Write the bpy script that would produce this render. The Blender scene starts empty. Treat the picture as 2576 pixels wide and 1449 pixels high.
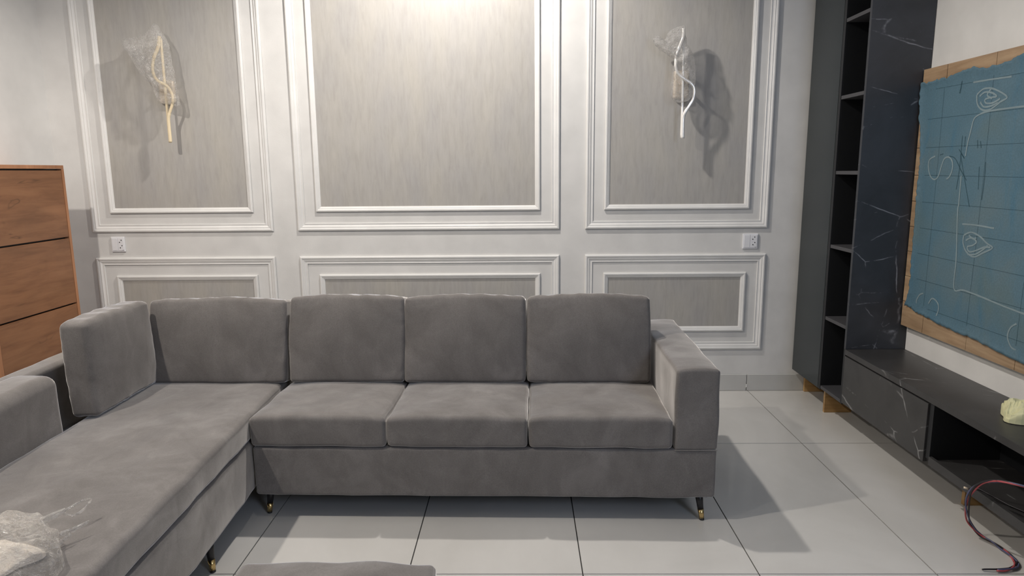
import bpy, bmesh, math, random
from mathutils import Vector, Matrix, noise
random.seed(7)
scene = bpy.context.scene
C = scene.collection
PI = math.pi

# ------------------------------------------------------------------ camera
CAMY, CAMZ = -4.0729, 1.3627
yaw, pitch, roll, fpx = -0.014026, -0.171788, -0.008314, 1702.5
cy_, sy_, cp_, sp_ = math.cos(yaw), math.sin(yaw), math.cos(pitch), math.sin(pitch)
fwd = Vector((sy_*cp_, cy_*cp_, sp_)); r0 = Vector((cy_, -sy_, 0)); u0 = r0.cross(fwd)
rt = r0*math.cos(roll) + u0*math.sin(roll); up = -r0*math.sin(roll) + u0*math.cos(roll)
cam = bpy.data.cameras.new('camera'); cam.sensor_width = 36; cam.lens = fpx/2576*36
cam.clip_start = 0.05
cam_o = bpy.data.objects.new('camera', cam); C.objects.link(cam_o)
M = Matrix((rt, up, -fwd)).transposed().to_4x4(); M.translation = Vector((0, CAMY, CAMZ))
cam_o.matrix_world = M
scene.camera = cam_o

# ------------------------------------------------------------------ colour management, world, lamps
scene.view_settings.view_transform = 'Standard'; scene.view_settings.look = 'None'
scene.view_settings.gamma = 1; scene.view_settings.use_curve_mapping = False
scene.view_settings.exposure = 0.74
w = bpy.data.worlds.new('world'); scene.world = w; w.use_nodes = True
w.node_tree.nodes['Background'].inputs[0].default_value = (0.55, 0.68, 1.0, 1)
w.node_tree.nodes['Background'].inputs[1].default_value = 0.05

def spot(name, loc, power, color, radius=0.04, angle=164, blend=0.46):
    l = bpy.data.lights.new(name, 'SPOT'); l.energy = power; l.color = color
    l.shadow_soft_size = radius; l.spot_size = math.radians(angle); l.spot_blend = blend
    o = bpy.data.objects.new(name, l); C.objects.link(o); o.location = loc
    return o
def area(name, loc, rot, sx, sy, power, color):
    l = bpy.data.lights.new(name, 'AREA'); l.shape = 'RECTANGLE'; l.size = sx; l.size_y = sy
    l.energy = power; l.color = color
    o = bpy.data.objects.new(name, l); C.objects.link(o); o.location = loc; o.rotation_euler = rot
    return o
WARM = (1.0, 0.86, 0.72)
CEIL = 3.05
spot('downlight_centre', (-0.42, -0.84, CEIL-0.03), 90, (1.0, 0.945, 0.885))
spot('downlight_left', (-2.05, -2.50, CEIL-0.03), 96, (1.0, 0.925, 0.84))
spot('downlight_middle', (-0.45, -2.35, CEIL-0.03), 10, (1.0, 0.955, 0.90))
area('cool_fill_light', (1.93, -4.6, 2.1), (math.radians(84), 0, math.radians(48)), 1.4, 1.0, 36, (0.64, 0.76, 1.0))  # added cool fill for the right side; no window is built here

# ------------------------------------------------------------------ materials
def mat(name):
    m = bpy.data.materials.new(name); m.use_nodes = True
    nt = m.node_tree; return m, nt, nt.nodes['Principled BSDF']
def setp(b, **k):
    for n, v in k.items():
        b.inputs[n.replace('_', ' ')].default_value = v
def nd(nt, t, **k):
    n = nt.nodes.new(t)
    for a, v in k.items(): setattr(n, a, v)
    return n
def coords(nt, scale=(1, 1, 1), rot=(0, 0, 0), kind='Object'):
    t = nd(nt, 'ShaderNodeTexCoord'); mp = nd(nt, 'ShaderNodeMapping')
    mp.inputs['Scale'].default_value = scale; mp.inputs['Rotation'].default_value = rot
    nt.links.new(t.outputs[kind], mp.inputs['Vector']); return mp.outputs[0]
def ntex(nt, vec, scale, detail=4, rough=0.5, dist=0.0):
    n = nd(nt, 'ShaderNodeTexNoise'); n.inputs['Scale'].default_value = scale
    n.inputs['Detail'].default_value = detail; n.inputs['Roughness'].default_value = rough
    n.inputs['Distortion'].default_value = dist
    nt.links.new(vec, n.inputs['Vector']); return n.outputs['Fac']
def ramp(nt, fac, stops, interp='LINEAR'):
    r = nd(nt, 'ShaderNodeValToRGB'); r.color_ramp.interpolation = interp
    e = r.color_ramp.elements
    while len(e) < len(stops): e.new(0.5)
    for el, (p, c) in zip(e, stops):
        el.position = p; el.color = (c[0], c[1], c[2], 1) if hasattr(c, '__len__') else (c, c, c, 1)
    nt.links.new(fac, r.inputs[0]); return r.outputs[0]
def bump(nt, b, h, strength=0.2, dist=0.01):
    n = nd(nt, 'ShaderNodeBump'); n.inputs['Strength'].default_value = strength
    n.inputs['Distance'].default_value = dist
    nt.links.new(h, n.inputs['Height']); nt.links.new(n.outputs[0], b.inputs['Normal']); return n
def mixc(nt, fac, a, b, mode='MIX'):
    n = nd(nt, 'ShaderNodeMix', data_type='RGBA', blend_type=mode)
    for s, v in ((0, fac), (6, a), (7, b)):
        if hasattr(v, 'links') or hasattr(v, 'is_linked'): nt.links.new(v, n.inputs[s])
        elif s == 0: n.inputs[0].default_value = v
        else: n.inputs[s].default_value = (*v, 1)
    return n.outputs[2]
def mathn(nt, op, a, b=None):
    n = nd(nt, 'ShaderNodeMath', operation=op)
    for i, v in enumerate((a, b)):
        if v is None: continue
        if isinstance(v, (int, float)): n.inputs[i].default_value = v
        else: nt.links.new(v, n.inputs[i])
    return n.outputs[0]

def simple(name, col, rough=0.5, metal=0.0, bumpsc=None, bs=0.1, **k):
    m, nt, b = mat(name)
    setp(b, Roughness=rough, Metallic=metal, **k)
    v = coords(nt)
    f = ntex(nt, v, 6, 3)
    c = ramp(nt, f, [(0.3, [x*0.94 for x in col]), (0.7, [min(1, x*1.05) for x in col])])
    nt.links.new(c, b.inputs['Base Color'])
    if bumpsc: bump(nt, b, ntex(nt, v, bumpsc, 2), bs, 0.002)
    return m

M_wall = simple('wall_paint', (0.65, 0.64, 0.62), 0.75, 0, 120, 0.12)
M_trim = simple('trim_paint', (0.72, 0.71, 0.69), 0.45)
M_front_dark = simple('darkened_front_wall', (0.20, 0.19, 0.18), 0.9)  # unseen wall behind the camera, colour darkened to cut bounced light
M_ceil = simple('ceiling_paint', (0.62, 0.61, 0.60), 0.8)
M_grout = simple('grout', (0.05, 0.048, 0.045), 0.9)
M_socket = simple('white_plastic', (0.78, 0.78, 0.80), 0.3)
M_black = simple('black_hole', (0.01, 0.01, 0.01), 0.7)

def m_tile():
    m, nt, b = mat('porcelain_tile')
    v = coords(nt, kind='Object')
    f = ntex(nt, v, 1.3, 5, 0.55, 0.6)
    c = ramp(nt, f, [(0.35, (0.53, 0.515, 0.485)), (0.65, (0.62, 0.605, 0.575))])
    nt.links.new(c, b.inputs['Base Color'])
    setp(b, Roughness=0.16, Specular_IOR_Level=0.5)
    r = ramp(nt, ntex(nt, v, 5, 3), [(0.3, 0.12), (0.8, 0.22)])
    nt.links.new(r, b.inputs['Roughness'])
    return m
M_tile = m_tile()
def m_skirt():
    m, nt, b = mat('skirting_tile')
    c = ramp(nt, ntex(nt, coords(nt), 3, 5), [(0.3, (0.48, 0.475, 0.455)), (0.7, (0.54, 0.535, 0.515))])
    nt.links.new(c, b.inputs['Base Color']); setp(b, Roughness=0.25); return m
M_skirt = m_skirt()

def m_paper():
    m, nt, b = mat('wallpaper')
    v = coords(nt, (1, 1, 0.16)); f = ntex(nt, v, 46, 5, 0.65, 0.4)
    v2 = coords(nt, (1, 1, 0.35)); g = ntex(nt, v2, 7, 3, 0.5)
    c = ramp(nt, f, [(0.28, (0.36, 0.345, 0.322)), (0.50, (0.40, 0.385, 0.362)), (0.75, (0.435, 0.42, 0.397))])
    c2 = ramp(nt, g, [(0.3, (0.90, 0.90, 0.92)), (0.7, (1.0, 0.985, 0.95))])
    nt.links.new(mixc(nt, 1.0, c, c2, 'MULTIPLY'), b.inputs['Base Color'])
    setp(b, Roughness=0.55)
    bump(nt, b, f, 0.08, 0.001); return m
M_paper = m_paper()

def m_velvet():
    m, nt, b = mat('grey_velvet')
    v = coords(nt)
    big = ntex(nt, v, 3.2, 4, 0.55, 1.8)
    mid = ntex(nt, coords(nt, (1, 1, 0.6)), 11, 4, 0.6, 1.2)
    fine = ntex(nt, v, 260, 2, 0.6)
    k = mathn(nt, 'ADD', mathn(nt, 'MULTIPLY', big, 0.62), mathn(nt, 'MULTIPLY', mid, 0.38))
    c = ramp(nt, k, [(0.34, (0.140, 0.129, 0.122)), (0.5, (0.166, 0.154, 0.146)), (0.66, (0.205, 0.191, 0.182))])
    c = mixc(nt, 1.0, c, ramp(nt, fine, [(0.3, 0.88), (0.7, 1.08)]), 'MULTIPLY')
    nt.links.new(c, b.inputs['Base Color'])
    setp(b, Roughness=0.85, Sheen_Weight=1.0, Sheen_Roughness=0.30, Specular_IOR_Level=0.15)
    sh2 = nd(nt, 'ShaderNodeBsdfSheen'); sh2.inputs['Roughness'].default_value = 0.35
    nt.links.new(mixc(nt, 1.0, ramp(nt, k, [(0.34, (0.40, 0.385, 0.37)), (0.66, (0.62, 0.60, 0.57))]), (1, 0.97, 0.94), 'MULTIPLY'), sh2.inputs['Color'])
    add = nd(nt, 'ShaderNodeAddShader'); outn = nt.nodes['Material Output']
    nt.links.new(b.outputs[0], add.inputs[0]); nt.links.new(sh2.outputs[0], add.inputs[1]); nt.links.new(add.outputs[0], outn.inputs['Surface'])
    b.inputs['Sheen Tint'].default_value = (0.95, 0.93, 0.92, 1)
    h = mathn(nt, 'ADD', mathn(nt, 'MULTIPLY', mid, 0.5), mathn(nt, 'MULTIPLY', fine, 0.1))
    bump(nt, b, h, 0.18, 0.010); return m
M_velvet = m_velvet()
M_leg = simple('black_leg', (0.012, 0.011, 0.012), 0.35)
M_gold = simple('brass_tip', (0.75, 0.55, 0.25), 0.25, 1.0)

def m_wood(name, cols, axis='y', edge=False):
    m, nt, b = mat(name)
    sc = {'y': (1, 0.10, 1), 'z': (1, 1, 0.1), 'x': (0.1, 1, 1)}[axis]
    v = coords(nt, sc)
    g = ntex(nt, v, 34, 6, 0.6, 0.6)
    lg = ntex(nt, coords(nt, tuple(s if s == 1 else 0.35 for s in sc)), 4.5, 4, 0.5, 0.8)
    c = ramp(nt, g, [(0.28, cols[0]), (0.5, cols[1]), (0.75, cols[2])])
    c = mixc(nt, 1.0, c, ramp(nt, lg, [(0.3, (0.72, 0.70, 0.68)), (0.7, (1.1, 1.08, 1.05))]), 'MULTIPLY')
    if edge:
        k = ntex(nt, coords(nt, (1, 0.22, 1)), 5.5, 4, 0.55, 0.5)
        line = mathn(nt, 'ABSOLUTE', mathn(nt, 'SUBTRACT', k, 0.56))
        lm = ramp(nt, line, [(0.0, 1.0), (0.012, 0.0)])
        gate = ramp(nt, ntex(nt, coords(nt), 2.6, 2), [(0.48, 0.0), (0.56, 0.8)])
        c = mixc(nt, mathn(nt, 'MULTIPLY', lm, gate), c, (0.10, 0.045, 0.02))
    nt.links.new(c, b.inputs['Base Color']); setp(b, Roughness=0.42)
    bump(nt, b, g, 0.12, 0.002); return m
M_wood = m_wood('oak_front', [(0.20, 0.088, 0.040), (0.27, 0.124, 0.058), (0.32, 0.157, 0.076)], 'y', True)
M_woodedge = m_wood('oak_edge', [(0.36, 0.165, 0.08), (0.42, 0.20, 0.10), (0.47, 0.235, 0.125)], 'z')
M_plank = m_wood('plank_wood', [(0.26, 0.17, 0.10), (0.36, 0.25, 0.155), (0.45, 0.33, 0.21)], 'y')
M_chip = m_wood('chipboard', [(0.30, 0.17, 0.06), (0.44, 0.27, 0.11), (0.55, 0.36, 0.17)], 'x')

def m_marble(name, base, rough=0.42, vein=(0.34, 0.35, 0.38), rot=(0.5, 0.35, 0.6)):
    m, nt, b = mat(name)
    v = coords(nt, (1, 1, 1), rot)
    cloud = ntex(nt, v, 5, 5, 0.6, 0.5)
    c0 = ramp(nt, cloud, [(0.3, [x*0.75 for x in base]), (0.7, [x*1.3 for x in base])])
    out = c0
    for i, (s, wd, g0) in enumerate(((1.7, 0.0035, 0.47), (2.9, 0.005, 0.52))):
        vs = coords(nt, (1, 0.8, 1.5), (rot[0]+i*0.9, rot[1]-0.5*i, rot[2]+0.4*i))
        dn = nd(nt, 'ShaderNodeTexNoise'); dn.inputs['Scale'].default_value = 7; nt.links.new(vs, dn.inputs['Vector'])
        vm = nd(nt, 'ShaderNodeMix', data_type='VECTOR'); vm.inputs[0].default_value = 0.035
        nt.links.new(vs, vm.inputs[4]); nt.links.new(dn.outputs['Color'], vm.inputs[5])
        vo = nd(nt, 'ShaderNodeTexVoronoi', feature='DISTANCE_TO_EDGE'); vo.inputs['Scale'].default_value = s
        nt.links.new(vm.outputs[1], vo.inputs['Vector'])
        lm = ramp(nt, vo.outputs['Distance'], [(0.0, 1.0), (wd, 0.5), (wd*2.0, 0.0)])
        gate = ramp(nt, ntex(nt, v, 6.5+3*i, 4, 0.65), [(g0, 0.0), (g0+0.16, 0.8)])
        out = mixc(nt, mathn(nt, 'MULTIPLY', lm, gate), out, vein)
    nt.links.new(out, b.inputs['Base Color'])
    setp(b, Roughness=rough); bump(nt, b, ntex(nt, v, 180, 2), 0.05, 0.001); return m
M_marble = m_marble('dark_marble', (0.034, 0.037, 0.044))
M_marble2 = m_marble('dark_marble_bench', (0.036, 0.035, 0.035), 0.38, (0.30, 0.30, 0.30), (0.1, 0.9, 0.2))
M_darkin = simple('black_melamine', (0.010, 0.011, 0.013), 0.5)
M_gloss = simple('graphite_lacquer', (0.021, 0.027, 0.029), 0.22)
M_shelf = simple('shelf_edge', (0.055, 0.055, 0.060), 0.5)

def m_film():
    m, nt, b = mat('blue_film')
    v = coords(nt)
    a = ntex(nt, v, 2.2, 5, 0.6, 0.8); s = ntex(nt, coords(nt, (1, 3, 0.6)), 3.2, 5, 0.65, 0.5)
    fine = ntex(nt, v, 130, 3, 0.7)
    c = ramp(nt, a, [(0.30, (0.068, 0.140, 0.190)), (0.50, (0.085, 0.162, 0.212)), (0.68, (0.105, 0.168, 0.200))])
    c = mixc(nt, ramp(nt, s, [(0.55, 0.0), (0.75, 0.6)]), c, (0.030, 0.135, 0.225))
    c = mixc(nt, ramp(nt, ntex(nt, v, 3.1, 2), [(0.56, 0.0), (0.70, 0.3)]), c, (0.12, 0.155, 0.13))
    c = mixc(nt, 1.0, c, ramp(nt, fine, [(0.3, 0.85), (0.7, 1.12)]), 'MULTIPLY')
    nt.links.new(c, b.inputs['Base Color']); setp(b, Roughness=0.6)
    b.inputs['Alpha'].default_value = 0.95
    bump(nt, b, fine, 0.2, 0.002); return m
M_film = m_film()
M_chalk = simple('chalk', (0.28, 0.37, 0.40), 0.8)
M_chalk.node_tree.nodes['Principled BSDF'].inputs['Alpha'].default_value = 0.55
M_dark_mark = simple('teal_mark', (0.018, 0.075, 0.10), 0.7)
M_dark_mark.node_tree.nodes['Principled BSDF'].inputs['Alpha'].default_value = 0.30

def m_plastic(name, fres, milk, tint=(0.8, 0.78, 0.74)):
    m = bpy.data.materials.new(name); m.use_nodes = True; nt = m.node_tree
    nt.nodes.clear(); o = nd(nt, 'ShaderNodeOutputMaterial')
    tr = nd(nt, 'ShaderNodeBsdfTransparent'); tr.inputs[0].default_value = (0.95, 0.95, 0.95, 1)
    gl = nd(nt, 'ShaderNodeBsdfGlossy'); gl.inputs['Roughness'].default_value = 0.11
    gl.inputs['Color'].default_value = (1, 1, 1, 1)
    df = nd(nt, 'ShaderNodeBsdfDiffuse'); df.inputs['Color'].default_value = (*tint, 1)
    tl = nd(nt, 'ShaderNodeBsdfTranslucent'); tl.inputs['Color'].default_value = (*tint, 1)
    a0 = nd(nt, 'ShaderNodeMixShader'); a0.inputs[0].default_value = 0.4
    nt.links.new(df.outputs[0], a0.inputs[1]); nt.links.new(tl.outputs[0], a0.inputs[2])
    a = nd(nt, 'ShaderNodeMixShader')
    v = coords(nt); nz = ntex(nt, v, 22, 4, 0.6, 1.0)
    cr = mathn(nt, 'ABSOLUTE', mathn(nt, 'SUBTRACT', ntex(nt, v, 30, 3, 0.6, 1.5), 0.5))
    base = ramp(nt, nz, [(0.35, milk*0.5), (0.7, min(1, milk*1.5))])
    nt.links.new(mathn(nt, 'MAXIMUM', base, ramp(nt, cr, [(0.0, 0.75), (0.022, 0.0)])), a.inputs[0])
    nt.links.new(tr.outputs[0], a.inputs[1]); nt.links.new(a0.outputs[0], a.inputs[2])
    b = nd(nt, 'ShaderNodeMixShader')
    lw = nd(nt, 'ShaderNodeFresnel'); lw.inputs['IOR'].default_value = fres
    bp = nd(nt, 'ShaderNodeBump'); bp.inputs['Strength'].default_value = 1.0; bp.inputs['Distance'].default_value = 0.012
    nt.links.new(ntex(nt, v, 60, 4, 0.6, 2.0), bp.inputs['Height'])
    for q in (gl, df): nt.links.new(bp.outputs[0], q.inputs['Normal'])
    nt.links.new(mathn(nt, 'MINIMUM', mathn(nt, 'ADD', lw.outputs[0], 0.07), 0.45), b.inputs[0]); nt.links.new(a.outputs[0], b.inputs[1]); nt.links.new(gl.outputs[0], b.inputs[2])
    nt.links.new(b.outputs[0], o.inputs[0]); return m
M_wrap = m_plastic('clear_wrap', 1.25, 0.22, (0.95, 0.93, 0.9))
M_bag = m_plastic('milky_bag', 1.25, 0.36, (0.95, 0.91, 0.85))
M_tube_cream = simple('cream_lamp_tube', (0.74, 0.62, 0.42), 0.35)
M_tube_glare = simple('glare_white_lamp_tube', (0.92, 0.90, 0.87), 0.12, 0.25)  # same lamp as the left one; the whiter colour stands in for glare
M_plate = simple('lamp_plate', (0.60, 0.50, 0.38), 0.35, 0.3)
M_red = simple('red_wire', (0.42, 0.075, 0.085), 0.5)
M_blue = simple('blue_wire', (0.085, 0.09, 0.17), 0.5)
M_bwire = simple('black_wire', (0.018, 0.015, 0.018), 0.5)
M_ypaper = simple('yellow_paper', (0.62, 0.60, 0.36), 0.8, 0, 60, 0.4)
M_beige = simple('beige_stuffing', (0.85, 0.77, 0.67), 0.8)
M_bumpmark = simple('pencil_line', (0.1, 0.1, 0.1), 0.8)

# ------------------------------------------------------------------ object helpers
def obj(name, bm, m, parent=None, smooth=False, bevel=None):
    me = bpy.data.meshes.new(name)
    bmesh.ops.recalc_face_normals(bm, faces=bm.faces)
    bm.to_mesh(me); bm.free(); me.materials.append(m)
    if smooth:
        for p in me.polygons: p.use_smooth = True
    o = bpy.data.objects.new(name, me); C.objects.link(o)
    if parent: o.parent = parent
    if bevel:
        md = o.modifiers.new('bevel', 'BEVEL'); md.width = bevel; md.segments = 2; md.limit_method = 'ANGLE'
    return o
def tag(o, label=None, cat=None, group=None, kind=None):
    if label: o['label'] = label
    if cat: o['category'] = cat
    if group: o['group'] = group
    if kind: o['kind'] = kind
    return o
def empty(name, loc=(0, 0, 0), rz=0.0):
    o = bpy.data.objects.new(name, None); C.objects.link(o); o.location = loc; o.rotation_euler = (0, 0, rz)
    o.empty_display_size = 0.1
    return o
def box(bm, x0, x1, y0, y1, z0, z1):
    vs = [bm.verts.new((x, y, z)) for x in (x0, x1) for y in (y0, y1) for z in (z0, z1)]
    for f in ((0, 1, 3, 2), (4, 6, 7, 5), (0, 4, 5, 1), (2, 3, 7, 6), (0, 2, 6, 4), (1, 5, 7, 3)):
        bm.faces.new([vs[i] for i in f])
def bx(name, x0, x1, y0, y1, z0, z1, m, parent=None, bevel=None):
    bm = bmesh.new(); box(bm, min(x0, x1), max(x0, x1), min(y0, y1), max(y0, y1), min(z0, z1), max(z0, z1))
    return obj(name, bm, m, parent, bevel=bevel)
def tube(bm, pts, rad, seg=8, flat=1.0, cap=True):
    pts = [Vector(p) for p in pts]; rings = []; prev = None
    for i, p in enumerate(pts):
        d = (pts[min(i+1, len(pts)-1)]-pts[max(i-1, 0)]).normalized()
        ref = Vector((0, 1, 0)) if abs(d.y) < 0.9 else Vector((1, 0, 0))
        a = d.cross(ref).normalized()
        b = a.cross(d).normalized()
        r = rad(i/(len(pts)-1)) if callable(rad) else rad
        rings.append([bm.verts.new(p + a*math.cos(t)*r + b*math.sin(t)*r*flat) for t in (2*PI*k/seg for k in range(seg))])
    for r1, r2 in zip(rings, rings[1:]):
        for k in range(seg): bm.faces.new((r1[k], r1[(k+1) % seg], r2[(k+1) % seg], r2[k]))
    if cap: bm.faces.new(rings[0][::-1]); bm.faces.new(rings[-1])
def smoothpts(pts, n=8):
    P = [Vector(p) for p in pts]; out = []
    for i in range(len(P)-1):
        p0, p1, p2, p3 = P[max(i-1, 0)], P[i], P[i+1], P[min(i+2, len(P)-1)]
        for k in range(n):
            t = k/n
            out.append(0.5*((2*p1)+(p2-p0)*t+(2*p0-5*p1+4*p2-p3)*t*t+(3*p1-p0-3*p2+p3)*t**3))
    out.append(P[-1]); return out

def roundbox(hx, hy, hz, r, n=14, deform=None, rs=None):
    """soft box centred on origin, every edge rounded; deform(v, unit) -> v"""
    if isinstance(r, (int, float)): r = (r, r, r)
    H = (hx, hy, hz); bm = bmesh.new()
    def lat(h, rr):
        a = [math.tan(math.radians(t))*rr for t in (0, 15, 30, 45)]
        inner = [-(h-rr)+2*(h-rr)*i/n for i in range(n+1)]
        return [-(h-rr)-x for x in a[:0:-1]] + inner + [(h-rr)+x for x in a[1:]]
    rr = min(r)
    L = [lat(H[k], rr) for k in range(3)]
    def put(v):
        core = Vector([max(-(H[k]-rr), min(H[k]-rr, v[k])) for k in range(3)])
        d = Vector(v)-core
        p = core + d.normalized()*rr if d.length > 1e-9 else core
        q = Vector((p.x/hx, p.y/hy, p.z/hz))
        if deform: p = deform(p.copy(), q)
        return p
    for ax in range(3):
        u, w = (ax+1) % 3, (ax+2) % 3
        for s in (-1, 1):
            g = []
            for a in L[u]:
                row = []
                for b in L[w]:
                    v = [0, 0, 0]; v[ax] = s*H[ax]; v[u] = a; v[w] = b
                    row.append(bm.verts.new(put(v)))
                g.append(row)
            for i in range(len(g)-1):
                for j in range(len(g[0])-1):
                    bm.faces.new((g[i][j], g[i+1][j], g[i+1][j+1], g[i][j+1]))
    bmesh.ops.remove_doubles(bm, verts=bm.verts, dist=1e-5)
    return bm
def soft(name, x0, x1, y0, y1, z0, z1, r, m, parent, puff=(0, 0, 0), wr=0.0, seed=0, n=14, extra=None):
    hx, hy, hz = (x1-x0)/2, (y1-y0)/2, (z1-z0)/2; c = Vector(((x0+x1)/2, (y0+y1)/2, (z0+z1)/2))
    def f(p, q):
        k = [max(0, 1-min(1, abs(a))**2.4) for a in q]
        p.x += (1 if q.x > 0 else -1)*puff[0]*k[1]*k[2]*min(1, abs(q.x)**3)
        p.y += (1 if q.y > 0 else -1)*puff[1]*k[0]*k[2]*min(1, abs(q.y)**3)
        p.z += (1 if q.z > 0 else -1)*puff[2]*k[0]*k[1]*min(1, abs(q.z)**3)
        if wr:
            s = Vector((p.x, p.y, p.z))*9+Vector((seed*3.1, seed*1.7, seed))
            p += Vector((noise.noise(s), noise.noise(s+Vector((9, 0, 0))), noise.noise(s+Vector((0, 9, 0)))))*wr
        if extra: p = extra(p, q)
        return p
    bm = roundbox(hx, hy, hz, r, n, f)
    bmesh.ops.translate(bm, vec=c, verts=bm.verts)
    return obj(name, bm, m, parent, smooth=True)

# ------------------------------------------------------------------ room shell
XL, XR, YB = -2.78, 1.95, -8.6
bm = bmesh.new(); box(bm, XL-0.1, XR+0.1, YB, 0.1, -0.12, -0.0035)
floor = tag(obj('floor', bm, M_grout), kind='structure')
X0 = -0.3953; g = 0.0022
xs = [X0+0.6*k for k in range(-5, 6)]
ys = [-0.8351-1.12*j for j in range(-1, 8)]
for i in range(len(xs)-1):
    for j in range(len(ys)-1):
        a, b = max(xs[i], XL), min(xs[i+1], XR); t, u = min(ys[j], 0), max(ys[j+1], YB)
        if b-a < 0.02 or t-u < 0.02: continue
        bx('floor_tile', a+g, b-g, u+g, t-g, -0.0034, random.uniform(-0.0001, 0.0001), M_tile, floor)
wb = bx('wall_back', XL-0.1, XR+0.1, 0.0, 0.1, 0, CEIL, M_wall); tag(wb, kind='structure')
wl = bx('wall_left', XL-0.1, XL, YB, 0, 0, CEIL, M_wall); tag(wl, kind='structure')
wr_ = bx('wall_right', XR, XR+0.1, YB, 0, 0, CEIL, M_wall); tag(wr_, kind='structure')
wf = bx('wall_front', XL-0.1, XR+0.1, YB-0.1, YB, 0, CEIL, M_front_dark); tag(wf, kind='structure')
ce = bx('ceiling', XL-0.1, XR+0.1, YB-0.1, 0.1, CEIL, CEIL+0.1, M_ceil); tag(ce, kind='structure')

# wallpaper panels + mouldings
OUT = [(0, 0), (0, 0.010), (0.003, 0.0135), (0.009, 0.0150), (0.0145, 0.0135), (0.0165, 0.0105), (0.020, 0.0100),
       (0.024, 0.0105), (0.027, 0.0080), (0.033, 0.0050), (0.039, 0.0048), (0.041, 0.0062), (0.0445, 0.0058), (0.046, 0)]
INN = [(0, 0), (0, 0.010), (0.003, 0.0135), (0.009, 0.0145), (0.014, 0.0128), (0.016, 0.0100), (0.021, 0.0095), (0.025, 0.0065), (0.029, 0.0050), (0.031, 0)]
ntrim = [0]
def moulding(x0, x1, z0, z1, prof):
    ntrim[0] += 1
    root = empty('trim_%d' % ntrim[0], ((x0+x1)/2, 0, z0)); tag(root, kind='structure')
    cx, cz = (x0+x1)/2, z0
    sides = [((x0, z0), (x1, z0), (0, 1)), ((x1, z1), (x0, z1), (0, -1)), ((x0, z1), (x0, z0), (1, 0)), ((x1, z0), (x1, z1), (-1, 0))]
    for (a, b, nrm) in sides:
        bm = bmesh.new(); d = Vector((b[0]-a[0], b[1]-a[1])).normalized(); rings = []
        for (pt, sg) in ((a, 1), (b, -1)):
            rings.append([bm.verts.new((pt[0]+nrm[0]*u+d.x*u*sg-cx, -h-0.0005, pt[1]+nrm[1]*u+d.y*u*sg-cz)) for u, h in prof])
        n = len(prof)
        for k in range(n-1): bm.faces.new((rings[0][k], rings[0][k+1], rings[1][k+1], rings[1][k]))
        for r in rings: bm.faces.new(r)
        obj('moulding_strip', bm, M_trim, root)
TOP = 2.80
up_o = [(-2.592, -1.495), (-1.344, 0.230), (0.385, 1.471)]
up_i = [(-2.476, -1.609), (-1.229, 0.115), (0.497, 1.358)]
for (a, b), (c, d) in zip(up_o, up_i):
    moulding(a, b, 1.0141, TOP, OUT); moulding(c, d, 1.1273, TOP-0.113, INN)
    bx('wallpaper_panel', c+0.028, d-0.028, -0.0012, 0.0, 1.1273+0.028, TOP-0.141, M_paper, wb)
for (a, b), (c, d) in zip(up_o, up_i):
    moulding(a, b, 0.2665, 0.8585, OUT); moulding(c, d, 0.3807, 0.7469, INN)
    bx('wallpaper_panel', c+0.028, d-0.028, -0.0012, 0.0, 0.3807+0.028, 0.7469-0.028, M_paper, wb)

# skirting tiles along back wall
bs = empty('baseboard_back'); tag(bs, kind='structure')
e = [XL]+[X0+0.6*k-0.008 for k in range(-3, 4)]+[XR]
for a, b in zip(e, e[1:]):
    if b-a > 0.03: bx('skirting_tile', a+0.0022, b-0.0022, -0.011, -0.0005, 0.001, 0.1045, M_skirt, bs, bevel=0.002)
bm = bmesh.new(); box(bm, 1.3955-0.003, 1.3955+0.003, -0.0125, -0.008, 0.022, 0.042)
obj('filler_chip', bm, M_trim, bs)
bl = empty('baseboard_left', (XL, 0, 0)); tag(bl, kind='structure')
for k in range(5):
    bx('skirting_tile', 0.0005, 0.011, -0.014-1.12*k-1.116, -0.014-1.12*k, 0.001, 0.1045, M_skirt, bl)

# ------------------------------------------------------------------ wall sockets
def socket(x0, x1, z0, z1, label):
    w_, h_ = x1-x0, z1-z0
    r = empty('wall_socket', ((x0+x1)/2, -0.0005, z0)); tag(r, label, 'socket', 'white double sockets on the panelled wall')
    bx('cover_plate', -w_/2, w_/2, -0.009, 0, 0, h_, M_socket, r, bevel=0.003)
    bx('blank_module', -w_/2+0.007, -0.003, -0.0115, -0.0088, 0.008, h_-0.008, M_socket, r, bevel=0.001)
    mm = bx('outlet_module', 0.001, w_/2-0.007, -0.0115, -0.0088, 0.008, h_-0.008, M_socket, r, bevel=0.001)
    for (px, pz) in ((0.0215, 0.071), (0.0105, 0.058), (0.0235, 0.038), (0.0125, 0.025)):
        bm = bmesh.new()
        bmesh.ops.create_cone(bm, cap_ends=True, segments=12, radius1=0.0032, radius2=0.0032, depth=0.0012,
                              matrix=Matrix.Translation((px+0.002, -0.0118, pz)) @ Matrix.Rotation(PI/2, 4, 'X'))
        obj('pin_hole', bm, M_black, mm)
    bm = bmesh.new(); box(bm, 0.026, 0.036, -0.0118, -0.0114, 0.0105, 0.0122); obj('tiny_mark', bm, M_shelf, mm)
socket(-2.489, -2.406, 0.895, 0.986, 'white double socket between the left wall frames')
socket(1.329, 1.421, 0.888, 0.979, 'white double socket between the right wall frames, near the dark cabinet')

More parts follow.
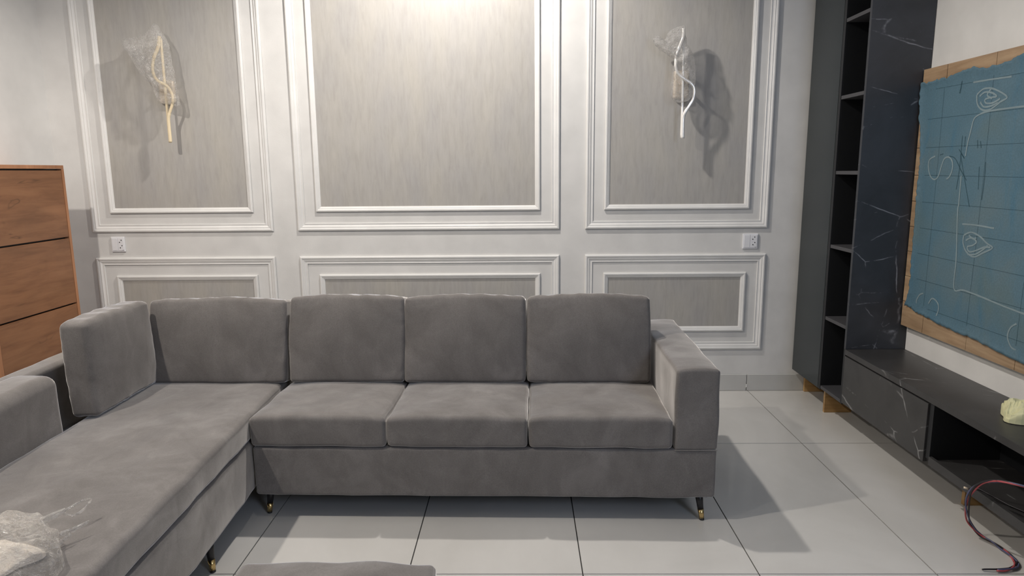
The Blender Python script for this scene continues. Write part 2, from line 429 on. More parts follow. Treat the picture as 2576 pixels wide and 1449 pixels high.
# ------------------------------------------------------------------ shoe cabinet (left)
sc_ = empty('shoe_cabinet', (-2.64, -0.655, 0)); tag(sc_, 'tall slim oak cabinet with flap doors against the left wall', 'cabinet')
def LX(x): return x+2.64
def LY(y): return y+0.655
fx = -2.50; ya, yb = -0.972, -0.345
bx('top_panel', LX(-2.775), LX(fx), LY(ya), LY(yb), 1.392, 1.411, M_woodedge, sc_, bevel=0.001)
bx('side_panel', LX(-2.775), LX(fx), LY(yb-0.018), LY(yb), 0.0, 1.3915, M_woodedge, sc_)
bx('side_panel', LX(-2.775), LX(fx), LY(ya), LY(ya+0.018), 0.0, 1.3915, M_woodedge, sc_)
bx('back_panel', LX(-2.774), LX(-2.766), LY(ya+0.018), LY(yb-0.018), 0.02, 1.391, M_darkin, sc_)
bx('inner_carcass', LX(-2.76), LX(fx-0.026), LY(ya+0.019), LY(yb-0.019), 0.02, 1.391, M_darkin, sc_)
zz = [1.388, 1.0185, 0.6505, 0.2825, 0.03]
for a, b in zip(zz, zz[1:]):
    d = bx('flap_door', LX(fx-0.02), LX(fx-0.002), LY(ya+0.020), LY(yb-0.020), b+0.0045, a-0.0045, M_wood, sc_, bevel=0.001)

# ------------------------------------------------------------------ sofa
RS = math.radians(-1.1)
sofa = empty('sofa', (-0.16, -1.6, 0), RS)
tag(sofa, 'three-seat grey velvet sofa with square right arm and black tapered legs', 'sofa')
def SX(x): return x+0.16
def SY(y): return y+1.6
YF = -1.605
def leg(parent, x, y, ztop, dx, dy):
    bm = bmesh.new(); tube(bm, [(x, y, ztop), (x+dx*0.62, y+dy*0.62, ztop*0.38)], lambda t: 0.0165-0.005*t, 14)
    l = obj('leg', bm, M_leg, parent, smooth=True)
    bm = bmesh.new(); tube(bm, [(x+dx*0.62, y+dy*0.62, ztop*0.385), (x+dx*0.96, y+dy*0.96, 0.006)], lambda t: 0.0122-0.0025*t, 14)
    obj('brass_cap', bm, M_gold, l, smooth=True)
    bm = bmesh.new(); tube(bm, [(x+dx*0.96, y+dy*0.96, 0.007), (x+dx, y+dy, 0.0005)], 0.0098, 14)
    obj('foot_pad', bm, M_leg, l, smooth=True)
def base_deform(s):
    def f(p, q):
        p.z += 0.004*noise.noise(Vector((p.x*5+s, p.y*5, q.z)))*(1 if q.z < 0 else 0.3)
        return p
    return f
soft('base', SX(-1.055), SX(0.745), SY(YF), SY(-0.735), 0.105, 0.306, 0.012, M_velvet, sofa, (0.002, 0.004, 0), 0.002, 1, 24, base_deform(1))
for x, y, dx, dy in ((-1.02, -1.54, -0.01, -0.005), (0.692, -1.56, 0.014, -0.012), (-1.0, -0.80, -0.01, 0.02), (0.69, -0.80, 0.014, 0.02)):
    leg(sofa, SX(x), SY(y), 0.112, dx, dy)
soft('backrest_frame', SX(-1.055), SX(0.60), SY(-0.84), SY(-0.735), 0.30, 0.612, 0.02, M_velvet, sofa, (0, 0.002, 0.002), 0.003, 2, 20)
def arm_def(p, q):
    if q.z > 0: p.z += -0.006*abs(q.x)**2
    return p
soft('arm', SX(0.580), SX(0.747), SY(YF-0.003), SY(-0.735), 0.300, 0.626, 0.014, M_velvet, sofa, (0.003, 0.003, 0.004), 0.004, 3, 22, arm_def)
soft('arm_welt', SX(0.583), SX(0.745), SY(YF-0.0052), SY(YF+0.0), 0.302, 0.3045, 0.001, M_velvet, sofa, n=4)
seat = [(-1.060, -0.528), (-0.524, 0.021), (0.025, 0.577)]
for i, (a, b) in enumerate(seat):
    def sd(p, q, i=i):
        if q.z > 0: p.z += q.z*0.012*(1-abs(q.x)**4)*(1-min(1, max(0, q.y))**2)
        return p
    soft('seat_cushion', SX(a), SX(b), SY(YF-0.006), SY(-0.86), 0.309, 0.424, 0.017, M_velvet, sofa, (0.001, 0.003, 0.004), 0.004, 10+i, 22, sd)

# loose back cushions
def pillow(name, w_, t_, h_, loc, rz, tilt, label, seed, group='back cushions of the corner sofa', wr=0.005, cap=0.019):
    """origin at the lower front edge centre; local -Y is the front face"""
    def f(p, q):
        kx = 1-abs(q.x)**2.6; kz = 1-abs(q.z)**2.6
        p.y += (1 if q.y > 0 else -1)*0.022*max(0, kx)*max(0, kz)*min(1, abs(q.y)*1.2)
        p.x += (1 if q.x > 0 else -1)*0.003*max(0, 1-abs(q.z)**2)
        p.z += 0.010*max(0, 1-abs(q.x)**2)*max(0, q.z)
        # pinched corners
        cpin = (abs(q.x)*abs(q.z))**5
        p.x *= 1-0.006*cpin; p.z *= 1-0.02*cpin
        s = p*6+Vector((seed*5.3, seed*2.1, seed*0.7)); s2 = p*22+Vector((seed, 0, seed*3))
        edge = max(abs(q.x), abs(q.z))**6
        n1 = noise.noise(s)*wr; n2 = (0.5-abs(noise.noise(s2)))*0.006*edge
        p += Vector((n1*0.6, n1+n2, n1*0.8+n2*0.6))
        # top corners pucker
        if q.z > 0.6: p.z += 0.004*math.sin(p.x*70+seed)*edge*0.4
        return p
    bm = roundbox(w_/2, t_/2, h_/2, cap, 26, f)
    bmesh.ops.translate(bm, vec=(0, t_/2, h_/2), verts=bm.verts)
    bmesh.ops.rotate(bm, cent=(0, 0, 0), matrix=Matrix.Rotation(-tilt, 3, 'X'), verts=bm.verts)
    o = obj(name, bm, M_velvet, None, smooth=True); o.location = loc; o.rotation_euler = (0, 0, rz)
    tag(o, label, 'cushion', group)
    # piped seam round the back face
    return o
T = math.radians(11)
ZS = 0.438
bc = [(-1.040, -0.522, 'grey back cushion at the left end of the three-seat sofa', 21),
      (-0.522, 0.017, 'grey back cushion in the middle of the three-seat sofa', 22),
      (0.021, 0.566, 'grey back cushion leaning beside the right arm', 23)]
for a, b, lab, s in bc:
    cx = (a+b)/2
    pillow('back_cushion', (b-a)-0.001, 0.175, 0.385, (cx, -1.205-(cx+0.16)*0.0192, ZS), RS, T, lab, s)
pillow('back_cushion', 0.62, 0.165, 0.378, (-1.365, -1.185, ZS-0.006), 0.0, T, 'wide grey back cushion standing in the corner of the chaise', 24)
pillow('back_cushion', 0.455, 0.105, 0.375, (-1.632, -1.382, 0.436), math.radians(90+0.5), math.radians(2.0), 'grey cushion turned sideways, leaning against the left side frame', 27)

# ------------------------------------------------------------------ chaise
RC = math.radians(2.2)
ch = empty('chaise_longue', (-1.08, -1.2, 0), RC)
tag(ch, 'long grey velvet chaise with a low padded left arm and soft', 'chaise')
ch['label'] = 'long grey velvet chaise module running toward the camera, low padded left arm'
def HX(x): return x+1.08
def HY(y): return y+1.2
YN = -2.95
soft('base', HX(-1.985), HX(-1.082), HY(YN), HY(-0.735), 0.110, 0.325, 0.018, M_velvet, ch, (0.004, 0, 0), 0.006, 31, 26, base_deform(4))
def cs(p, q):
    if q.z > 0: p.z += 0.006*(1-abs(q.x)**4)
    return p
soft('seat_cushion', HX(-1.725), HX(-1.078), HY(YN-0.01), HY(-0.86), 0.328, 0.428, 0.018, M_velvet, ch, (0.002, 0, 0.003), 0.005, 32, 30, cs)
soft('side_frame', HX(-1.985), HX(-1.885), HY(YN), HY(-0.735), 0.32, 0.612, 0.022, M_velvet, ch, (0.002, 0, 0.002), 0.004, 33, 22)
soft('backrest_frame', HX(-1.884), HX(-1.082), HY(-0.84), HY(-0.735), 0.32, 0.608, 0.02, M_velvet, ch, (0, 0.002, 0.002), 0.003, 34, 16)
soft('arm_pad', HX(-1.900), HX(-1.722), HY(YN), HY(-1.665), 0.328, 0.640, 0.042, M_velvet, ch, (0.006, 0.004, 0.006), 0.005, 35, 22)
for x, y, dx, dy in ((-1.115, -1.93, 0.012, -0.012), (-1.115, -2.88, 0.012, -0.012), (-1.95, -2.88, -0.012, -0.012), (-1.95, -0.80, -0.012, 0.012), (-1.115, -0.80, 0.012, 0.012)):
    leg(ch, HX(x), HY(y), 0.116, dx, dy)

# ------------------------------------------------------------------ ottoman
ot = empty('ottoman', (-0.455, -2.805, 0)); tag(ot, 'square grey velvet ottoman at the bottom of the picture in front of the sofa', 'ottoman')
def od(p, q):
    if q.z > 0: p.z += 0.010*(1-abs(q.x)**3)*(1-abs(q.y)**3)
    return p
soft('seat_cushion', -0.245, 0.245, -0.26, 0.26, 0.31, 0.418, 0.022, M_velvet, ot, (0.004, 0.006, 0.003), 0.008, 41, 18, od)
soft('base', -0.24, 0.24, -0.255, 0.255, 0.11, 0.307, 0.012, M_velvet, ot, (0.002, 0.002, 0), 0.002, 42, 12)
for sx in (-1, 1):
    for sy in (-1, 1): leg(ot, sx*0.2, sy*0.21, 0.116, sx*0.012, sy*0.012)

# ------------------------------------------------------------------ right wall unit
XF = 1.65; XW = XR-0.001
tc = empty('tall_cabinet', (1.8, -0.22, 0)); tag(tc, 'tall graphite cabinet with a smooth door in the right-hand corner', 'cabinet')
def q(name, par, x0, x1, y0, y1, z0, z1, m, bevel=None):
    o = par.location
    return bx(name, x0-o.x, x1-o.x, y0-o.y, y1-o.y, z0, z1, m, par, bevel)
q('carcass', tc, 1.688, XW, -0.425, -0.02, 0.150, 2.75, M_darkin)
q('door', tc, 1.667, 1.687, -0.385, -0.022, 0.143, 2.75, M_gloss, 0.001)
q('handle_profile', tc, 1.672, 1.690, -0.424, -0.388, 0.146, 2.75, M_shelf, 0.002)
q('plinth_board', tc, 1.745, 1.94, -0.036, -0.018, 0.001, 0.1495, M_chip)
sh = empty('shelving_unit', (1.8, -0.56, 0)); tag(sh, 'narrow black open shelf column between graphite cabinet and marbled panel', 'shelf')
q('side_panel', sh, XF, XW, -0.452, -0.427, 0.155, 2.75, M_darkin)
q('back_panel', sh, 1.935, XW, -0.688, -0.453, 0.155, 2.75, M_darkin)
q('marble_side', sh, XF, XW-0.002, -0.709, -0.690, 0.4530, 2.75, M_marble)
q('lower_side', sh, XF, XW-0.002, -0.709, -0.690, 0.160, 0.4525, M_darkin)
for z in (0.178, 0.569, 0.960, 1.347, 1.727, 2.105, 2.48, 2.75):
    q('shelf', sh, XF+0.002, 1.934, -0.6895, -0.4525, z-0.018, z, M_shelf, 0.0008)
q('plinth_board', tc, 1.707, 1.86, -0.400, -0.382, 0.001, 0.1495, M_chip)

tb = empty('tv_bench', (1.8, -1.9, 0)); tag(tb, 'low black marbled TV bench along the right wall', 'bench')
YE = -3.3
q('top_board', tb, XF-0.004, XW, YE, -0.7105, 0.425, 0.452, M_marble2, 0.001)
q('bottom_board', tb, XF+0.012, XW, YE, -0.7105, 0.172, 0.190, M_marble2)
q('back_panel', tb, 1.936, XW, YE, -0.7105, 0.1905, 0.4245, M_darkin)
q('side_panel', tb, XF+0.012, 1.935, -0.729, -0.7105, 0.1905, 0.4245, M_darkin)
q('divider', tb, XF+0.002, 1.935, -1.462, -1.436, 0.1905, 0.4245, M_darkin)
q('drawer_front', tb, XF-0.004, XF+0.014, -1.430, -0.714, 0.170, 0.418, M_marble2, 0.001)
q('divider', tb, XF+0.002, 1.935, -2.60, -2.58, 0.1905, 0.4245, M_darkin)
q('bottom_lip', tb, XF-0.002, XF+0.0115, -2.58, -1.464, 0.170, 0.206, M_marble2)
q('drawer_front', tb, XF-0.004, XF+0.014, YE, -2.604, 0.170, 0.418, M_marble2, 0.001)
q('plinth_board', tb, 1.80, 1.94, -1.48, -1.462, 0.001, 0.1715, M_chip)
q('plinth_board', tb, 1.80, 1.94, -2.62, -2.602, 0.001, 0.1715, M_chip)

# ------------------------------------------------------------------ wooden board with blue film
bx('added_shade_sheet', SX(-1.03), SX(0.72), SY(-1.585), SY(-0.76), 0.1005, 0.1025, M_black, sofa)  # added unseen black sheet that deepens the shade under the sofa
bx('added_shade_sheet', HX(-1.96), HX(-1.10), HY(YN+0.03), HY(-0.76), 0.1045, 0.1065, M_black, ch)  # black sheet added beneath the chaise, soaks up bounced light
bd = empty('wooden_board', (1.93, -1.8, 0.58)); tag(bd, 'plank-built wooden panel mounted on the right wall above the bench', 'board')
PX = 1.915; rows = [0.580+0.1265*k for k in range(10)]; rows[-1] = 1.817-0.0
zrow = [0.580, 0.705, 0.832, 0.955, 1.077, 1.200, 1.325, 1.453, 1.583, 1.716, 1.818]
def by(k): return k
YEND = -2.85
for i in range(10):
    z0, z1 = zrow[i], zrow[i+1]
    cols = [-0.7125, -0.895, -1.215, -1.51, -1.81, -2.11, -2.41, -2.71, YEND]
    for a, b in zip(cols, cols[1:]):
        if i == 0 and a == -0.705: pass
        j = random.uniform(0, 0.0015)
        bx('plank', PX-j-1.93, 1.932-1.93, b+0.0012+1.8, a-0.0012+1.8, z0+0.0012-0.58, z1-0.0012-0.58, M_plank, bd)
bx('batten', 1.9325-1.93, 1.949-1.93, YEND+0.05+1.8, -0.78+1.8, 0.02, 0.06, M_chip, bd)
bx('batten', 1.9325-1.93, 1.949-1.93, YEND+0.05+1.8, -0.78+1.8, 1.15, 1.19, M_chip, bd)
bx('backing_sheet', 1.9322-1.93, 1.9335-1.93, YEND+0.01+1.8, -0.712+1.8, 0.01, 1.23, M_darkin, bd)

def interp(tab, t):
    if t <= tab[0][0]: return tab[0][1]
    for (a, va), (b, vb) in zip(tab, tab[1:]):
        if t <= b: return va+(vb-va)*(t-a)/(b-a)
    return tab[-1][1]
leftT = [(0.60, -0.76), (0.69, -0.742), (0.72, -0.765), (0.787, -0.772), (1.02, -0.768), (1.2, -0.764), (1.40, -0.764), (1.50, -0.752), (1.587, -0.728), (1.70, -0.715), (1.754, -0.722)]
topT = [(0.72, 1.757), (0.80, 1.752), (0.95, 1.756), (1.10, 1.768), (1.19, 1.776), (1.27, 1.760), (1.37, 1.763), (1.5, 1.79), (2.7, 1.78)]
botT = [(0.72, 0.686), (0.80, 0.690), (0.87, 0.672), (1.0, 0.668), (1.08, 0.655), (1.39, 0.645), (1.56, 0.627), (2.0, 0.61), (2.7, 0.63)]
def filmx(y, z, e):  # e: 0 at border .. 1 inside
    w0 = noise.noise(Vector((y*5, z*5, 1.3)))*0.0012+noise.noise(Vector((y*1.4, z*2, 4)))*0.0015
    edge = (1-e)**3
    return PX-0.0048-w0-edge*(0.006+0.007*abs(noise.noise(Vector((y*26, z*26, 7)))))
def film_mesh():
    bm = bmesh.new(); NU, NV = 190, 110; Yend = 2.72; G = []
    for i in range(NU+1):
        u = i/NU; row = []
        for j in range(NV+1):
            v = j/NV
            zt = interp(topT, 0.72+u*2.0); zb = interp(botT, 0.72+u*2.0)
            rz = 0.010*noise.noise(Vector((u*42, 3, 0)))+0.007*noise.noise(Vector((u*120, 9, 0)))
            z = zb+0.8*rz+(zt+rz*0.9-zb-0.8*rz)*v
            yl = interp(leftT, z)+0.010*noise.noise(Vector((z*28, 5, 2)))+0.006*noise.noise(Vector((z*75, 2, 2)))
            yl = min(yl, -0.7125)
            uu = u**1.15
            y = yl-(Yend+yl)*uu if False else yl+(-Yend-yl)*uu
            e = min(1, min(u*16, min(v, 1-v)*14))
            row.append(bm.verts.new((filmx(y, z, e)-1.91, y+1.8, z-0.6)))
        G.append(row)
    for i in range(NU):
        for j in range(NV): bm.faces.new((G[i][j], G[i+1][j], G[i+1][j+1], G[i][j+1]))
    return bm
film = obj('blue_sheet', film_mesh(), M_film, None, smooth=True); film.location = (1.91, -1.8, 0.6)
tag(film, 'torn-edged blue sheet with chalk drawings taped over the wooden board', 'sheet')
md = film.modifiers.new('thickness', 'SOLIDIFY'); md.thickness = 0.0008
WHITE = [[(-0.875, 1.412), (-0.833, 1.397), (-0.828, 1.365), (-0.85, 1.323), (-0.884, 1.306), (-0.912, 1.321), (-0.93, 1.37), (-0.946, 1.4), (-0.979, 1.405), (-1.005, 1.384), (-1.009, 1.349), (-0.993, 1.319), (-0.974, 1.31)], [(-1.409, 1.587), (-1.286, 1.587), (-1.192, 1.584), (-1.137, 1.572), (-1.118, 1.555), (-1.109, 1.518), (-1.096, 1.461), (-1.09, 1.408)], [(-1.076, 1.325), (-1.078, 1.265), (-1.08, 1.191)], [(-1.076, 1.193), (-1.083, 1.116), (-1.101, 0.963), (-1.106, 0.834), (-1.173, 0.838), (-1.296, 0.83), (-1.41, 0.819), (-1.537, 0.81)], [(-1.123, 1.658), (-1.156, 1.677), (-1.205, 1.676), (-1.262, 1.656), (-1.305, 1.63), (-1.269, 1.616), (-1.219, 1.593), (-1.17, 1.593), (-1.133, 1.619), (-1.123, 1.658)], [(-1.142, 1.651), (-1.172, 1.664), (-1.215, 1.657), (-1.245, 1.64), (-1.211, 1.639), (-1.177, 1.634), (-1.187, 1.619), (-1.228, 1.617), (-1.266, 1.629)], [(-1.15, 1.627), (-1.175, 1.606), (-1.217, 1.605), (-1.255, 1.615)], [(-1.206, 1.672), (-1.188, 1.651), (-1.219, 1.634)], [(-1.135, 1.072), (-1.182, 1.089), (-1.24, 1.076), (-1.282, 1.054), (-1.319, 1.038), (-1.266, 1.011), (-1.214, 0.988), (-1.163, 1.004), (-1.136, 1.039), (-1.135, 1.072)], [(-1.151, 1.051), (-1.186, 1.066), (-1.22, 1.053), (-1.199, 1.035), (-1.167, 1.026), (-1.183, 1.006), (-1.226, 1.017), (-1.27, 1.035), (-1.308, 1.039)], [(-1.168, 1.075), (-1.202, 1.062), (-1.217, 1.069)], [(-1.173, 0.994), (-1.221, 1.0), (-1.264, 1.024), (-1.291, 1.045)], [(-0.933, 0.732), (-0.958, 0.761), (-0.998, 0.751), (-1.012, 0.724), (-0.999, 0.686), (-0.977, 0.672)], [(-0.847, 0.69), (-0.836, 0.725), (-0.857, 0.76), (-0.886, 0.772)], [(-1.502, 0.765), (-1.472, 0.743), (-1.461, 0.705), (-1.484, 0.67), (-1.513, 0.663)], [(-1.118, 1.119), (-1.209, 1.121), (-1.317, 1.117)], [(-1.092, 1.713), (-1.199, 1.711), (-1.318, 1.707)]]
DARK = [[(-1.016, 1.741), (-1.013, 1.708), (-1.007, 1.677)], [(-1.247, 1.764), (-1.249, 1.724)], [(-1.056, 1.496), (-1.058, 1.413), (-1.057, 1.325), (-1.051, 1.265)], [(-1.076, 1.491), (-1.079, 1.447)], [(-1.157, 1.473), (-1.163, 1.439)], [(-1.176, 1.467), (-1.185, 1.439)], [(-1.222, 1.382), (-1.226, 1.316), (-1.223, 1.227)], [(-1.042, 1.438), (-1.084, 1.398), (-1.058, 1.413), (-1.109, 1.291), (-1.151, 1.195)], [(-0.978, 1.41), (-1.021, 1.399), (-1.068, 1.349), (-1.114, 1.305)], [(-0.934, 1.421), (-0.91, 1.417)], [(-1.186, 1.363), (-1.195, 1.269)]]
def strokes(L, wd, off):
    bm = bmesh.new()
    for k, l in enumerate(L):
        pts = smoothpts([(0, y, z) for y, z in l], 6)
        w0 = wd
        rows = []
        for i, p in enumerate(pts):
            d = (pts[min(i+1, len(pts)-1)]-pts[max(i-1, 0)]).normalized(); n = Vector((0, -d.z, d.y))
            x = filmx(p.y, p.z, 1)-off
            wj = w0*(0.75+0.5*abs(noise.noise(Vector((i*0.4, k, 3)))))
            rows.append([bm.verts.new((x-1.91, p.y+n.y*s*wj/2+1.8, p.z+n.z*s*wj/2-0.6)) for s in (-1, 1)])
        for a, b in zip(rows, rows[1:]): bm.faces.new((a[0], a[1], b[1], b[0]))
    return bm
def strip_obj(name, L, wd, off, m, lab=None):
    for k, l in enumerate(L):
        o = obj(name, strokes([l], wd*(1.9 if (name == 'teal_streak' and k == 0) else 1), off), m, film)
        t = o.modifiers.new('t', 'SOLIDIFY'); t.thickness = 0.0003
strip_obj('chalk_line', WHITE, 0.0085, 0.0014, M_chalk)
strip_obj('teal_streak', DARK, 0.0050, 0.0011, M_dark_mark)
# ruled squares traced through the sheet
ruled = [[(-0.79, z), (-1.6, z-0.004), (-2.6, z-0.006)] for z in zrow[1:-1]]
ruled += [[(y, 1.74), (y-0.004, 1.2), (y, 0.68)] for y in (-0.895, -1.215, -1.51, -1.81, -2.11, -2.41)]
strip_obj('ruled_line', ruled, 0.0022, 0.0009, M_dark_mark)

# ------------------------------------------------------------------ wall lamps in plastic
BAGL = [(-2.048, 2.197), (-2.122, 2.132), (-2.242, 2.101), (-2.201, 2.021), (-2.174, 1.956), (-2.128, 1.895), (-2.093, 1.858), (-2.075, 1.807), (-2.063, 1.767), (-2.0, 1.749), (-1.951, 1.74), (-1.951, 1.79), (-1.956, 1.856), (-1.962, 1.911), (-1.972, 1.998), (-1.98, 2.079), (-2.018, 2.159)]
BAGR = [(0.917, 2.153), (0.869, 2.139), (0.825, 2.114), (0.809, 2.076), (0.759, 2.097), (0.745, 2.07), (0.772, 2.038), (0.829, 2.005), (0.869, 1.99), (0.875, 1.958), (0.859, 1.894), (0.855, 1.796), (0.863, 1.748), (0.909, 1.735), (0.96, 1.752), (0.986, 1.828), (0.982, 1.935), (0.966, 2.0), (0.933, 2.053), (0.923, 2.106)]
TUBER = [(0.911, 2.134), (0.91, 2.085), (0.886, 2.022), (0.872, 1.969), (0.876, 1.915), (0.895, 1.883), (0.927, 1.859), (0.964, 1.834), (0.981, 1.8), (0.976, 1.752), (0.955, 1.713), (0.933, 1.676), (0.926, 1.643), (0.927, 1.536)]
TUBEL = [(-2.028, 2.123), (-2.038, 2.067), (-2.066, 2.009), (-2.078, 1.955), (-2.074, 1.912), (-2.052, 1.879), (-2.013, 1.857), (-1.988, 1.828), (-1.978, 1.791), (-1.984, 1.753), (-2.001, 1.714), (-2.016, 1.678), (-2.019, 1.625), (-2.02, 1.54)]
def sconce(cx, TB, mtube, mplate, label, plate):
    r = empty('wall_lamp', (cx, -0.0015, 1.536)); tag(r, label, 'lamp', 'wave-shaped wall lamps wrapped in plastic')
    x0, x1, z0, z1 = plate
    bm = roundbox((x1-x0)/2, 0.016, (z1-z0)/2, 0.014, 6)
    bmesh.ops.translate(bm, vec=((x0+x1)/2-cx, -0.0175, (z0+z1)/2-1.536), verts=bm.verts)
    obj('back_plate', bm, mplate, r, smooth=True)
    bm = bmesh.new(); tube(bm, [((x0+x1)/2-cx, -0.030, (z0+z1)/2-1.536), ((x0+x1)/2-cx, -0.088, (z0+z1)/2-1.536)], 0.010, 12)
    obj('mount', bm, mplate, r, smooth=True)
    bm = bmesh.new(); xs_ = TB[-1][0]
    rod = [(xs_-0.006-cx, -0.094, 1.538-1.536), (xs_-0.007-cx, -0.094, 1.80-1.536), (TB[0][0]+0.002-cx, -0.094, TB[0][1]-0.01-1.536)]
    tube(bm, smoothpts(rod, 8), lambda t: 0.0072, 10); obj('straight_tube', bm, mtube, r, smooth=True)
    bm = bmesh.new(); L = [(x-cx, -0.104-0.012*math.sin(PI*i/(len(TB)-1)), z-1.536) for i, (x, z) in enumerate(TB)]
    tube(bm, smoothpts(L, 8), lambda t: 0.0100 if t < 0.16 or t > 0.8 else 0.0082, 10, 0.75); obj('wavy_tube', bm, mtube, r, smooth=True)
    return r
sconce(-2.02, TUBEL, M_tube_cream, M_plate, 'cream wave-shaped wall lamp in the left wallpaper panel', (-2.10, -2.01, 1.765, 1.895))
sconce(0.927, TUBER, M_tube_glare, M_plate, 'shiny wave-shaped wall lamp in the right wallpaper panel', (0.882, 0.972, 1.762, 1.922))

def wrap(name, outline, label, seed, depth, yc, tuck=0.0):
    P = smoothpts([(x, 0, z) for x, z in outline]+[(outline[0][0], 0, outline[0][1])], 4)[:-1]
    cx = sum(p.x for p in P)/len(P); cz = sum(p.z for p in P)/len(P); N = len(P); R = 22
    bm = bmesh.new(); layers = []
    for side in (-1, 1):
        rings = []
        for k in range(R+1):
            s = k/R; ring = []
            for i, p in enumerate(P):
                x = cx+(p.x-cx)*s; z = cz+(p.z-cz)*s
                bulge = depth*math.sqrt(max(0, 1-s**3))
                v = Vector((x*15+seed, z*15, side*3)); v2 = Vector((x*48+seed, z*48, side*5))
                wrn = (0.5-abs(noise.noise(v)))*0.030+(0.5-abs(noise.noise(v2)))*0.012
                fr = 0.25+0.75*min(1, (1-s)*5)
                y = yc+side*bulge-(wrn-0.012)*fr
                if side == 1: y = min(y, -0.012)
                jx = noise.noise(v2+Vector((3, 3, 3)))*0.008*s
                ring.append((x+jx, y, z+jx*0.7))
            rings.append(ring)
        layers.append(rings)
    for rings in layers:
        V = [[bm.verts.new((a-cx, b, c-cz)) for a, b, c in ring] for ring in rings[1:]]
        c0 = bm.verts.new((rings[0][0][0]-cx, rings[0][0][1], rings[0][0][2]-cz))
        for i in range(N): bm.faces.new((c0, V[0][i], V[0][(i+1) % N]))
        for a, b in zip(V, V[1:]):
            for i in range(N): bm.faces.new((a[i], a[(i+1) % N], b[(i+1) % N], b[i]))
    bmesh.ops.remove_doubles(bm, verts=bm.verts, dist=2e-4)
    o = obj(name, bm, M_wrap, None, smooth=True); o.location = (cx, 0, cz)
    tag(o, label, 'plastic wrap', 'clear plastic wraps on the wall lamps'); return o
wrap('plastic_wrap', BAGL, 'clear crinkled bag with pointed corners over the left wall lamp', 3.0, 0.045, -0.105)
wrap('plastic_wrap', BAGR, 'clear crinkled plastic around the right wall lamp, tuft at its upper left', 8.0, 0.042, -0.105)

# ------------------------------------------------------------------ plastic bag on the chaise
def mound(name, hx, hy, hz, seed, m, parent=None, amp=0.03, nseg=48, ragged=0.25, freq=9):
    bm = bmesh.new(); rings = []; NR = 22
    for k in range(NR+1):
        ph = (PI/2)*k/NR; ring = []
        for i in range(nseg):
            th = 2*PI*i/nseg
            rr = 1+ragged*noise.noise(Vector((math.cos(th)*1.7+seed, math.sin(th)*1.7, 0)))
            x = hx*rr*math.sin(ph)**0.8*math.cos(th); y = hy*rr*math.sin(ph)**0.8*math.sin(th); z = hz*math.cos(ph)
            v = Vector((x*freq+seed, y*freq, z*freq)); v2 = v*2.7
            r = (0.45-abs(noise.noise(v)))*amp+(0.45-abs(noise.noise(v2)))*amp*0.5
            z2 = max(0.001, z+r*1.0) if k < NR else 0.001
            ring.append(bm.verts.new((x*(1+r*1.6), y*(1+r*1.6), z2)))
            if k == 0: break
        rings.append(ring)
    for i in range(nseg): bm.faces.new((rings[0][0], rings[1][i], rings[1][(i+1) % nseg]))
    for a, b in zip(rings[1:], rings[2:]):
        for i in range(nseg): bm.faces.new((a[i], a[(i+1) % nseg], b[(i+1) % nseg], b[i]))
    return obj(name, bm, m, parent)
BX, BY, BZ = -1.37, -2.60, 0.438
bag = empty('plastic_bag', (BX, BY, BZ)); tag(bag, 'crumpled clear plastic bag with knotted handles on the near end of the chaise', 'bag')
mound('bag_body', 0.235, 0.165, 0.075, 2.0, M_bag, bag, 0.055, 110, 0.30, 8)
mound('stuffing', 0.18, 0.115, 0.036, 5.0, M_beige, bag, 0.03, 60, 0.25, 7)
def handle(pts, wd, name='handle'):
    bm = bmesh.new(); tube(bm, smoothpts(pts, 7), wd, 6, 0.35); obj(name, bm, M_bag, bag, smooth=False)
def rel(x, y, z): return (x-BX, y-BY, z-BZ)
handle([rel(-1.27, -2.53, 0.475), rel(-1.232, -2.47, 0.485), rel(-1.205, -2.43, 0.490)], lambda t: 0.013-0.006*t)
handle([rel(-1.205, -2.43, 0.490), rel(-1.185, -2.395, 0.497), rel(-1.172, -2.375, 0.493), rel(-1.176, -2.405, 0.478), rel(-1.190, -2.425, 0.473), rel(-1.208, -2.437, 0.483)], 0.0035)
handle([rel(-1.26, -2.60, 0.47), rel(-1.20, -2.55, 0.468), rel(-1.155, -2.49, 0.465), rel(-1.132, -2.45, 0.470)], lambda t: 0.016-0.013*t)
handle([rel(-1.26, -2.64, 0.455), rel(-1.20, -2.59, 0.452), rel(-1.16, -2.53, 0.455), rel(-1.148, -2.50, 0.462)], lambda t: 0.014-0.010*t)

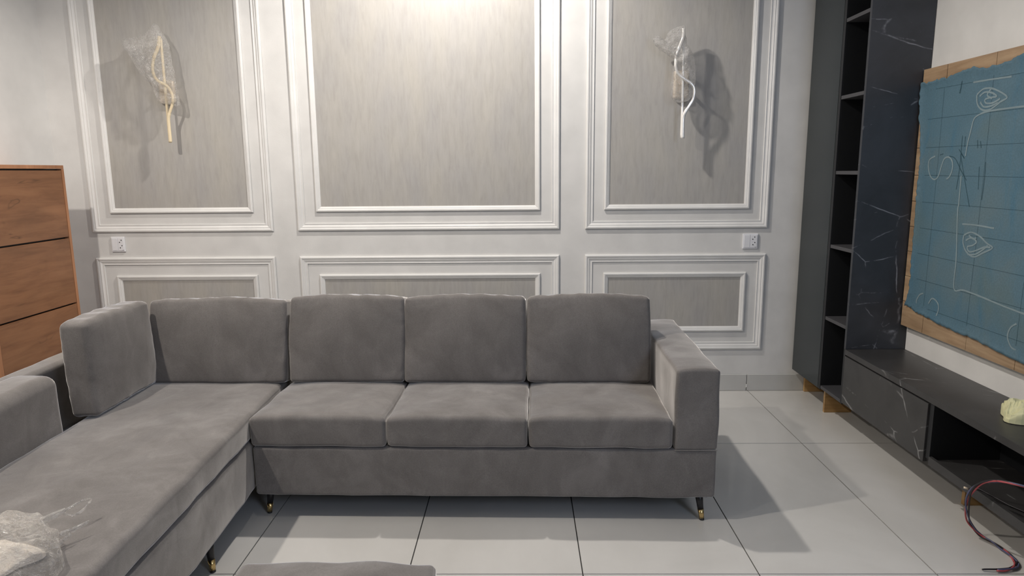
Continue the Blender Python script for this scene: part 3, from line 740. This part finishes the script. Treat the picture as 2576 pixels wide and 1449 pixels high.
# ------------------------------------------------------------------ crumpled yellow paper on bench
pp = mound('crumpled_paper', 0.085, 0.085, 0.045, 11.0, M_ypaper, None, 0.05, 36, 0.3, 16); pp.location = (1.840, -1.705, 0.4535)
tag(pp, 'crumpled pale yellow paper on the bench top', 'paper')

# ------------------------------------------------------------------ loose wires
wi = empty('electric_wires', (1.70, -1.75, 0)); tag(wi, 'red, blue and black twisted wires trailing from the bench to the floor', 'wires')
path = [(1.90, -2.10, 0.235), (1.75, -2.03, 0.300), (1.64, -1.93, 0.315), (1.615, -1.84, 0.275), (1.612, -1.785, 0.215), (1.625, -1.75, 0.14), (1.66, -1.72, 0.06), (1.700, -1.73, 0.012), (1.722, -1.78, 0.006), (1.724, -1.85, 0.006), (1.712, -1.90, 0.006), (1.675, -1.932, 0.006), (1.62, -1.945, 0.006), (1.565, -1.937, 0.006)]
base_p = smoothpts(path, 10)
def strand(name, m, ph, lo, hi, r=0.0032, tw=0.0042):
    n = len(base_p); pts = []
    for i in range(int(lo*n), int(hi*n)):
        p = base_p[i]; a = i*0.16+ph
        pts.append((p.x+math.cos(a)*tw-1.70, p.y+math.sin(a*0.9)*tw+1.75, max(p.z, 0.004)+abs(math.sin(a))*tw*0.8))
    bm = bmesh.new(); tube(bm, pts, r, 6); obj(name, bm, m, wi, smooth=True)
strand('red_wire', M_red, 0, 0, 0.94); strand('blue_wire', M_blue, 2.1, 0, 0.93, 0.0032, 0.005); strand('black_wire', M_bwire, 4.2, 0, 1.0)
bm = bmesh.new(); tube(bm, [(1.79-1.70, -2.05+1.75, 0.195), (1.70-1.70, -1.85+1.75, 0.196), (1.655-1.70, -1.76+1.75, 0.212), (1.628-1.70, -1.742+1.75, 0.204)], 0.003, 6)
obj('black_wire', bm, M_bwire, wi, smooth=True)
bm = bmesh.new(); tube(bm, [(1.628-1.70, -1.742+1.75, 0.204), (1.615-1.70, -1.735+1.75, 0.206)], 0.0042, 6)
o = obj('wire_tip', bm, M_plate, wi, smooth=True)
